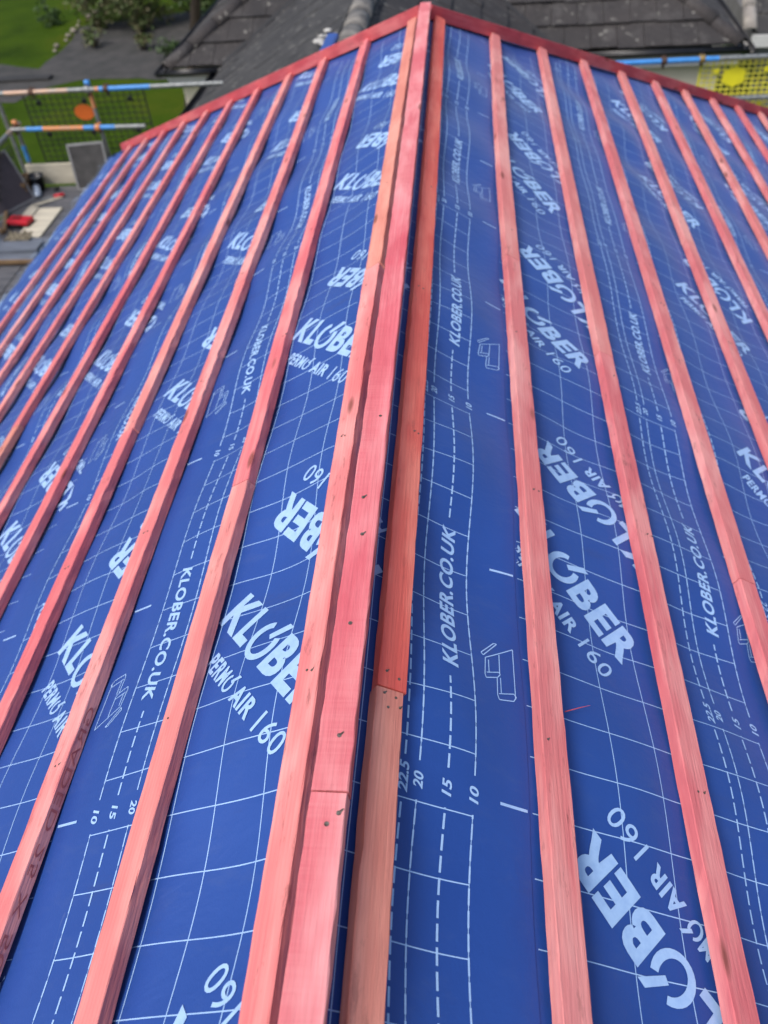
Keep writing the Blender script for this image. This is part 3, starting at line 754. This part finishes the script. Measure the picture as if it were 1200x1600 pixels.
# further grey roofed garage on the right
ga = empty('garage', (4.3, 13.4, GZ), math.radians(-4)); tag(ga, 'grey roofed outbuilding beyond the right end of the neighbouring bungalow', 'garage')
mb = MB(); tiled(mb, (0, 0, 1.60), (1,0,0), (0,c3,s3), (0,-s3,c3), 0, 4.5, 8, .345, [(-1,0,0),(1,0,4.5)], th=.008, rs=rs); mb.build('tiled_roof', TILE2, ga)
mb = MB(); cap_tiles(mb, (-.03, 0, 1.66), (-.03, 2.4, 1.66 + 2.4*tn), .10); mb.build('verge_tiles', mat('pale_verge', (.36,.33,.29), (.24,.22,.20), 8, .9), ga, True)
mb = MB(); mb.box((0, -.03, 1.44), (4.5, 0, 1.60)); mb.build('fascia', FASC, ga)
mb = MB(); mb.box((.2, .25, 0), (4.3, 4.4, 1.45)); mb.build('wall', mat('grey_wall', (.24,.235,.23), (.17,.165,.16), 4, .9), ga)

# ------------------------------------------------------------------ scaffolding
GALV = mat('galvanised_tube', (.30,.32,.32), (.17,.18,.18), 22, .5, .5, bs=.1, stretch=(1,1,1))
PB = mat('tube_blue_paint', (.055,.27,.68), (.04,.17,.42), 16, .45, lo=.25, hi=.5)
PO = mat('tube_orange_paint', (.70,.24,.07), (.42,.26,.17), 14, .55, lo=.3, hi=.6)
PT = mat('tube_worn_orange', (.52,.34,.24), (.36,.31,.28), 14, .5, .3, lo=.3, hi=.6)
RUST = mat('rusty_coupler', (.14,.075,.05), (.07,.045,.035), 20, .7, .4)
TM = [GALV, PB, PO, PT]
DZ = -2.85; YR = 9.3
def tube_thing(a, b, bands, label, cat='scaffold tube', name='scaffold_tube', group='scaffold tubes round the roof', caps=None):
    a, b = Vector(a), Vector(b); mb = MB(); r = .0242
    for (t0, t1, mi) in bands: mb.tube(a.lerp(b, t0), a.lerp(b, t1), r + (.0006 if mi else 0), 14, mi)
    o = mb.build(name, TM, None, True); tag(o, label, cat, group)
    md = o.modifiers.new('e', 'EDGE_SPLIT'); md.split_angle = math.radians(50)
    if caps:
        m2 = MB(); m2.tube(a - (b-a).normalized()*.005, a + (b-a).normalized()*.06, .031, 14); m2.build('end_cap', caps, o, True)
    return o
tube_thing((-5.5, YR, -1.82), (-2.42, YR, -1.825), [(0,.19,0),(.19,.43,3),(.43,.53,0),(.53,.545,2),(.545,.735,1),(.735,1,0)], 'top guard rail beyond the left hip, banded tan, blue and grey')
tube_thing((-4.99, YR - .02, -2.20), (-3.40, YR - .02, -2.225), [(0,.12,0),(.12,.245,1),(.245,.545,2),(.545,.78,1),(.78,1,0)], 'middle guard rail beyond the left hip with long orange band')
tube_thing((-4.98, 9.5, -2.21), (-4.98, 2.2, -2.21), [(0,.05,3),(.05,.16,0),(.16,.4,1),(.4,1,0)], 'side guard rail running back along the left platform')
tube_thing((-3.955, YR + .05, -1.75), (-3.955, YR + .05, GZ), [(0,.105,2),(.105,1,0)], 'upright scaffold pole with orange top and blue cap', caps=PB)
tube_thing((-4.95, YR + .05, -2.13), (-4.95, YR + .05, GZ), [(0,.02,2),(.02,.12,0),(.12,.2,1),(.2,1,0)], 'corner scaffold pole with orange capped top', caps=PO)
tube_thing((-5.06, YR + .07, -1.70), (-5.06, YR + .07, GZ), [(0,.08,3),(.08,1,0)], 'outermost scaffold pole with rusty orange coupler at the left edge')
tube_thing((1.55, YR, -1.825), (5.6, YR, -1.83), [(0,.30,1),(.30,.46,0),(.46,.5,3),(.5,1,1)], 'blue top guard rail beyond the right hip')
tube_thing((4.6, YR + .05, -1.7), (4.6, YR + .05, GZ), [(0,.1,2),(.1,1,0)], 'upright scaffold pole carrying the blue right hand rail')
tube_thing((1.6, YR, -2.22), (5.6, YR, -2.22), [(0,1,0)], 'grey middle rail beyond the right hip')
tube_thing((-4.98, 2.3, -1.7), (-4.98, 2.3, GZ), [(0,1,0)], 'plain scaffold pole at the near end of the left platform')
for x in (-3.9, -2.95): pass
def coupler(loc, label, m, axis='x'):
    o = empty('coupler', loc); tag(o, label, 'coupler', 'couplers joining the scaffold tubes')
    d = {'x': Vector((1,0,0)), 'z': Vector((0,0,1)), 'y': Vector((0,1,0))}[axis]
    mb = MB(); mb.tube(-d*.027, d*.027, .037, 14); mb.box((-.03, .02, -.03), (.03, .062, .03)); mb.build('clamp', m, o, True, .003)
    mb = MB(); mb.tube((0, .01, -.065), (0, .01, .055), .009, 8); mb.tube((0, .01, -.068), (0, .01, -.050), .017, 6); mb.build('bolt', RUST, o)
coupler((-3.955, YR, -1.822), 'galvanised coupler at the top rail and orange topped pole', GALV); coupler((-3.955, YR - .02, -2.215), 'orange coupler on the middle rail beside the pole', PO)
coupler((-4.60, YR, -1.82), 'dark coupler hanging on the tan part of the top rail', RUST); coupler((-3.74, YR, -1.822), 'dark coupler just right of the blue capped pole', RUST)
coupler((-5.02, YR, -1.82), 'orange coupler at the far left end of the top rail', PO); coupler((-4.95, YR, -2.2), 'brown coupler on the corner pole below its orange cap', RUST)
coupler((2.22, YR, -1.825), 'rusty coupler on the right blue rail near the cream wall', RUST); coupler((2.60, YR, -1.825), 'brass coloured coupler at the grey part of the right rail', mat('brass_coupler', (.35,.25,.09), (.22,.15,.06), 14, .5, .5))
def brick_guard(x0, x1, z0, z1, y, wire, plate_m, clip_m, label, plate, axis='x', shape=14, step=.075, w=.0034):
    L = x1 - x0; H = z1 - z0
    g = empty('brick_guard', (x0, y, z0) if axis == 'x' else (y, x0, z0), 0 if axis == 'x' else math.radians(90)); tag(g, label, 'brick guard', 'mesh brick guards on the scaffold')
    mb = MB(); nx = int(L/step); nz = int(H/(step*.8))
    for i in range(nx + 1):
        x = i*L/nx; ww = w*2.2 if i in (0, nx) else w; mb.box((x-ww, -.004, 0), (x+ww, .004, H))
    for j in range(nz + 1):
        z = j*H/nz; ww = w*2.2 if j in (0, nz) or j == nz//2 else w; mb.box((0, -.0062, z-ww), (L, .0018, z+ww))
    mb.build('mesh_panel', wire, g)
    cx, cz, rx, rz = plate; mb = MB(); vs = []
    for yy in (-.016, -.008):
        for k in range(shape):
            q = 2*math.pi*(k+.5)/shape; vs.append((cx + rx*math.cos(q), yy, cz + rz*math.sin(q)))
    mb.add(vs, [tuple(range(shape)), tuple(range(2*shape-1, shape-1, -1))] + [(k, k+shape, (k+1)%shape+shape, (k+1)%shape) for k in range(shape)])
    mb.build('tag_plate', plate_m, g)
    for fx in (.12, .5, .88):
        for z_ in (H - .10, H*.42):
            mb = MB(); mb.box((fx*L - .03, -.03, z_ - .024), (fx*L + .03, -.007, z_ + .024)); mb.build('clip', clip_m, g, False, .006)
WIRE = mat('dark_mesh_wire', (.012,.016,.010), (.008,.010,.007), 10, .6, bs=0); WY = mat('yellow_mesh', (.78,.72,.07), (.62,.56,.06), 10, .5, bs=0)
OP = mat('orange_plastic', (.62,.13,.015), (.52,.10,.012), 8, .5, bs=0); YP = mat('yellow_plastic', (.86,.78,.03), (.78,.70,.03), 8, .4, bs=0)
brick_guard(-4.76, -3.36, -2.62, -1.86, YR + .09, WIRE, OP, BLACKP, 'dark mesh brick guard with orange plate beyond the left hip', (.66, .54, .115, .085))
brick_guard(6.6, 9.2, -2.7, -2.22, -5.03, WIRE, OP, BLACKP, 'dark mesh brick guard on the outer side of the left platform', (1.0, .30, .12, .09), axis='y')
brick_guard(2.62, 3.95, -2.62, -1.86, YR + .06, WY, YP, YP, 'yellow mesh brick guard with yellow hexagon plate on the right', (.35, .60, .125, .105), shape=6, step=.058, w=.0062)
# platform boards
BD = mat('scaffold_board', (.120,.120,.128), (.060,.062,.072), 7, .9, stretch=(.4,3,1)); BDL = mat('pale_board', (.62,.57,.45), (.46,.42,.33), 6, .85, stretch=(.4,3,1)); BDB = mat('blue_grey_board', (.15,.17,.21), (.10,.115,.14), 6, .85, stretch=(.5,4,1))
BR = mat('board_end_brown', (.22,.14,.07), (.15,.09,.045), 8, .8)
def board(x0, x1, y0, y1, z, label, m=BD, group='boards of the scaffold platform', th=.038, name='scaffold_board', cat='board'):
    mb = MB(); cx, cy = (x0+x1)/2, (y0+y1)/2; mb.box((x0-cx, y0-cy, -th), (x1-cx, y1-cy, 0)); o = mb.build(name, m, None, False, .004); o.location = (cx, cy, z)
    o.rotation_euler = (0, 0, random.uniform(-.003, .003)); return tag(o, label, cat, group)
k = 0; y = 9.24; where = ['against the toe board', 'second from the toe board', 'third from the toe board', 'fourth from the toe board, carrying the red case', 'fifth from the toe board', 'sixth from the toe board']
for k in range(6):
    board(-5.02, -2.75, y - .225, y - .003, DZ + (.002 if k % 2 else 0), 'grey cross board of the left platform, ' + where[k]); y -= .229
for k in range(5):
    x = -5.02 + k*.229; board(x, x + .225, 3.0, y - .01, DZ - .002*(k % 2), 'grey long board of the left platform, %s in from the outer edge' % ordn[k])
y = 9.24
for k in range(5):
    board(1.4, 5.4, y - .225, y - .003, DZ, 'grey board of the platform beyond the right hip, %s from the outer edge' % ordn[k]); y -= .229
board(-5.0, -3.2, YR + .0, YR + .038, DZ + .235, 'cream toe board on edge behind the black bucket', BDL, None, .235, 'toe_board')
board(1.4, 5.4, YR + .0, YR + .038, DZ + .22, 'toe board on edge below the blue rail', BDL, None, .22, 'toe_board')
for i, (x0, x1, ys, z_) in enumerate(((-5.0, -4.15, 7.62, .04), (-5.0, -4.2, 7.36, .04), (-5.05, -4.2, 7.48, .08))):
    board(x0, x1, ys, ys + .20, DZ + z_ + .02, 'blue grey plank lying across the left platform, %s' % ('nearer the red case', 'nearer the camera', 'on top of two others')[i], BDB, 'loose planks on the platform')
for i, ys in enumerate((7.58, 7.34)):
    board(-5.0, -4.18, ys - .02, ys + .012, DZ + .063, 'narrow brown strip lying beside the blue grey planks, %s' % ('far one', 'near one')[i], BR, 'narrow strips on the platform', .04, 'timber_strip', 'strip')
board(-4.63, -4.36, 7.90, 8.62, DZ + .022, 'cream sheet of board lying beside the red case', BDL, None, .018, 'sheet_board', 'board')
board(-4.78, -4.655, 8.36, 8.66, DZ + .020, 'small cream offcut beyond the red case', BDL, None, .018, 'offcut', 'offcut')
# grey slab standing by the roof edge
def slab(name, c, w, h, th, rz, rx, face, rim, label, cat):
    o = empty(name, c, 0); o.rotation_euler = (rx, 0, rz); tag(o, label, cat)
    mb = MB(); mb.box((-w/2 + .02, -th*.4, .02), (w/2 - .02, th*.4, h - .02)); mb.build('face', face, o)
    mb = MB()
    for lo, hi in (((-w/2, -th/2, 0), (-w/2+.022, th/2, h)), ((w/2-.022, -th/2, 0), (w/2, th/2, h)), ((-w/2+.0225, -th/2, h-.022), (w/2-.0225, th/2, h)), ((-w/2+.0225, -th/2, 0), (w/2-.0225, th/2, .022))): mb.box(lo, hi)
    mb.build('rim', rim, o, False, .003); return o
GF = mat('scuffed_grey_sheet', (.085,.082,.08), (.03,.029,.029), 5, .8, detail=7); GR = mat('pale_grey_rim', (.30,.30,.30), (.22,.22,.22), 6, .7); DF = mat('dark_purple_sheet', (.075,.062,.072), (.05,.042,.05), 4, .7)
slab('mixing_board', (-4.13, 9.12, DZ + .003), .42, .50, .045, math.radians(8), math.radians(-12), GF, GR, 'scuffed grey board standing upright by the roof edge', 'board')
slab('leaning_sheet', (-4.93, 8.66, DZ + .003), .56, .58, .03, math.radians(62), math.radians(-24), DF, GR, 'dark purple grey sheet leaning on the side rail', 'sheet')
# bucket, bottle, crate, tools
o = empty('bucket', (-4.86, 9.16, DZ + .003)); tag(o, 'black bucket lying open at the foot of the toe board', 'bucket')
mb = MB(); mb.lathe([(.0001,.0),(.085,.0),(.105,.16),(.112,.165),(.104,.162),(.082,.012),(.0001,.012)], n=28); mb.build('body', BLACKP, o, True)
mb = MB()
for k in range(14):
    a0, a1 = math.pi*k/14, math.pi*(k+1)/14; mb.tube((.108*math.cos(a0), .03 - .10*math.sin(a0), .16), (.108*math.cos(a1), .03 - .10*math.sin(a1), .16), .003, 6)
mb.build('handle', GALV, o)
o = empty('bottle', (-4.80, 9.00, DZ + .045)); tag(o, 'translucent pale bottle lying in front of the bucket', 'bottle'); o.rotation_euler = (math.radians(100), 0, math.radians(25))
CL = mat('cloudy_plastic', (.50,.58,.68), (.40,.47,.56), 8, .35, bs=0)
mb = MB(); mb.lathe([(.0001,-.10),(.042,-.10),(.045,-.09),(.045,.05),(.032,.085),(.015,.10),(.015,.118),(.0001,.118)], n=20); mb.build('body', CL, o, True)
mb = MB(); mb.tube((0,0,.119), (0,0,.140), .018, 14); mb.build('cap', BLACKP, o)
o = empty('crate', (-5.0, 9.0, DZ + .003), math.radians(15)); tag(o, 'small brown slatted crate behind the bucket', 'crate')
for nm_, bx_ in (('side', [((-.12,-.16,0),(-.105,.16,.2)), ((.105,-.16,0),(.12,.16,.2))]), ('end', [((-.104,-.16,0),(.104,-.145,.2)), ((-.104,.145,0),(.104,.16,.2))]), ('base', [((-.104,-.144,0),(.104,.144,.012))])):
    for lo, hi in bx_:
        mb = MB()
        if nm_ == 'base': mb.box(lo, hi)
        else:
            for q in range(3): mb.box((lo[0], lo[1], .005 + q*.068), (hi[0], hi[1], .005 + q*.068 + .052))
        mb.build(nm_, BR, o)
REDP = mat('red_plastic', (.62,.02,.035), (.50,.015,.03), 8, .4, bs=0)
o = empty('tool_case', (-4.70, 8.24, DZ + .003), math.radians(-8)); tag(o, 'red plastic tool case with black base on the platform', 'tool case')
mb = MB(); mb.box((-.14, -.085, 0), (.14, .085, .03)); mb.build('base', BLACKP, o, False, .010)
mb = MB(); mb.box((-.132, -.078, .0305), (.132, .078, .080)); mb.build('lid', REDP, o, False, .014)
mb = MB(); mb.box((-.085, -.035, .081), (.02, .035, .088)); mb.build('recessed_panel', mat('dark_red', (.25,.01,.015), (.2,.01,.012), 8, .5, bs=0), o, False, .004)
mb = MB()
for a, b in (((-.045,-.09,.03),(-.045,-.115,.05)), ((-.045,-.115,.05),(.045,-.115,.05)), ((.045,-.115,.05),(.045,-.09,.03))): mb.tube(a, b, .008, 8)
mb.build('handle', BLACKP, o)
o = empty('hand_tool', (-4.54, 8.90, DZ + .02), math.radians(20)); tag(o, 'small red handled trowel lying near the toe board', 'trowel')
mb = MB(); mb.tube((-.02,0,.012), (.09,0,.012), .017, 12, r2=.021); mb.tube((.09,0,.012),(.10,0,.012), .021, 12, r2=.012); mb.build('handle', REDP, o, True)
mb = MB(); mb.add([(-.24,0,0),(-.07,.045,0),(-.02,.0,.004),(-.07,-.045,0),(-.24,0,.003),(-.07,.045,.003),(-.02,.0,.007),(-.07,-.045,.003)], [(0,3,2,1),(4,5,6,7),(0,1,5,4),(1,2,6,5),(2,3,7,6),(3,0,4,7)]); mb.build('blade', GALV, o)
mb = MB(); lump(mb, (0,0,0), .035, random.Random(4)); o = mb.build('battery', BLACKP, None, True); o.location = (-4.62, 9.12, DZ + .025); tag(o, 'small black lump right of the pale bottle', 'tool')
# crumpled cloth
mb = MB(); rs = random.Random(8); n = 16
pts = [[(-.13 + .26*i/n, -.10 + .20*j/n, .035 + .028*math.sin(i*.9 + j*.5) * math.cos(j*.8 - i*.3) + rs.uniform(-.004,.004)) for i in range(n+1)] for j in range(n+1)]
for j in range(n):
    for i in range(n): mb.add([pts[j][i], pts[j][i+1], pts[j+1][i+1], pts[j+1][i]], [(0,1,2,3)])
o = mb.build('cloth', mat('beige_cloth', (.24,.21,.15), (.17,.145,.10), 9, .95), None, True); o.location = (-4.52, 7.78, DZ + .06); md = o.modifiers.new('s', 'SOLIDIFY'); md.thickness = .004
tag(o, 'crumpled beige cloth lying on the planks', 'cloth')
mb = MB(); mb.box((-.03,-.10,0),(.03,.10,.025)); o = mb.build('batten_offcut', W[1], None, False, .002); o.location = (-4.40, 7.60, DZ + .062); o.rotation_euler = (0,0,.5); tag(o, 'short pink batten offcut beside the cloth', 'offcut')
for i, (x, y_, rz) in enumerate(((-4.93, 8.42, .55), (-4.86, 8.22, .35), (-4.99, 8.20, .8))):
    mb = MB(); mb.box((-.02,-.22,0),(.02,.22,.035)); o = mb.build('timber_offcut', BR, None, False, .003); o.location = (x, y_, DZ + .004 + .037*(i == 1)); o.rotation_euler = (0, .0, rz)
    tag(o, 'brown timber offcut left of the red case, %s' % ('farthest', 'middle', 'nearest the edge')[i], 'offcut', 'brown timber offcuts')
mb = MB(); mb.box((-.02,-.19,0),(.02,.19,.012)); o = mb.build('pale_lath', BDL, None, False, .002); o.location = (-4.62, 8.80, DZ + .006); o.rotation_euler = (0,0,-.9); tag(o, 'thin pale lath lying beside the trowel', 'lath')
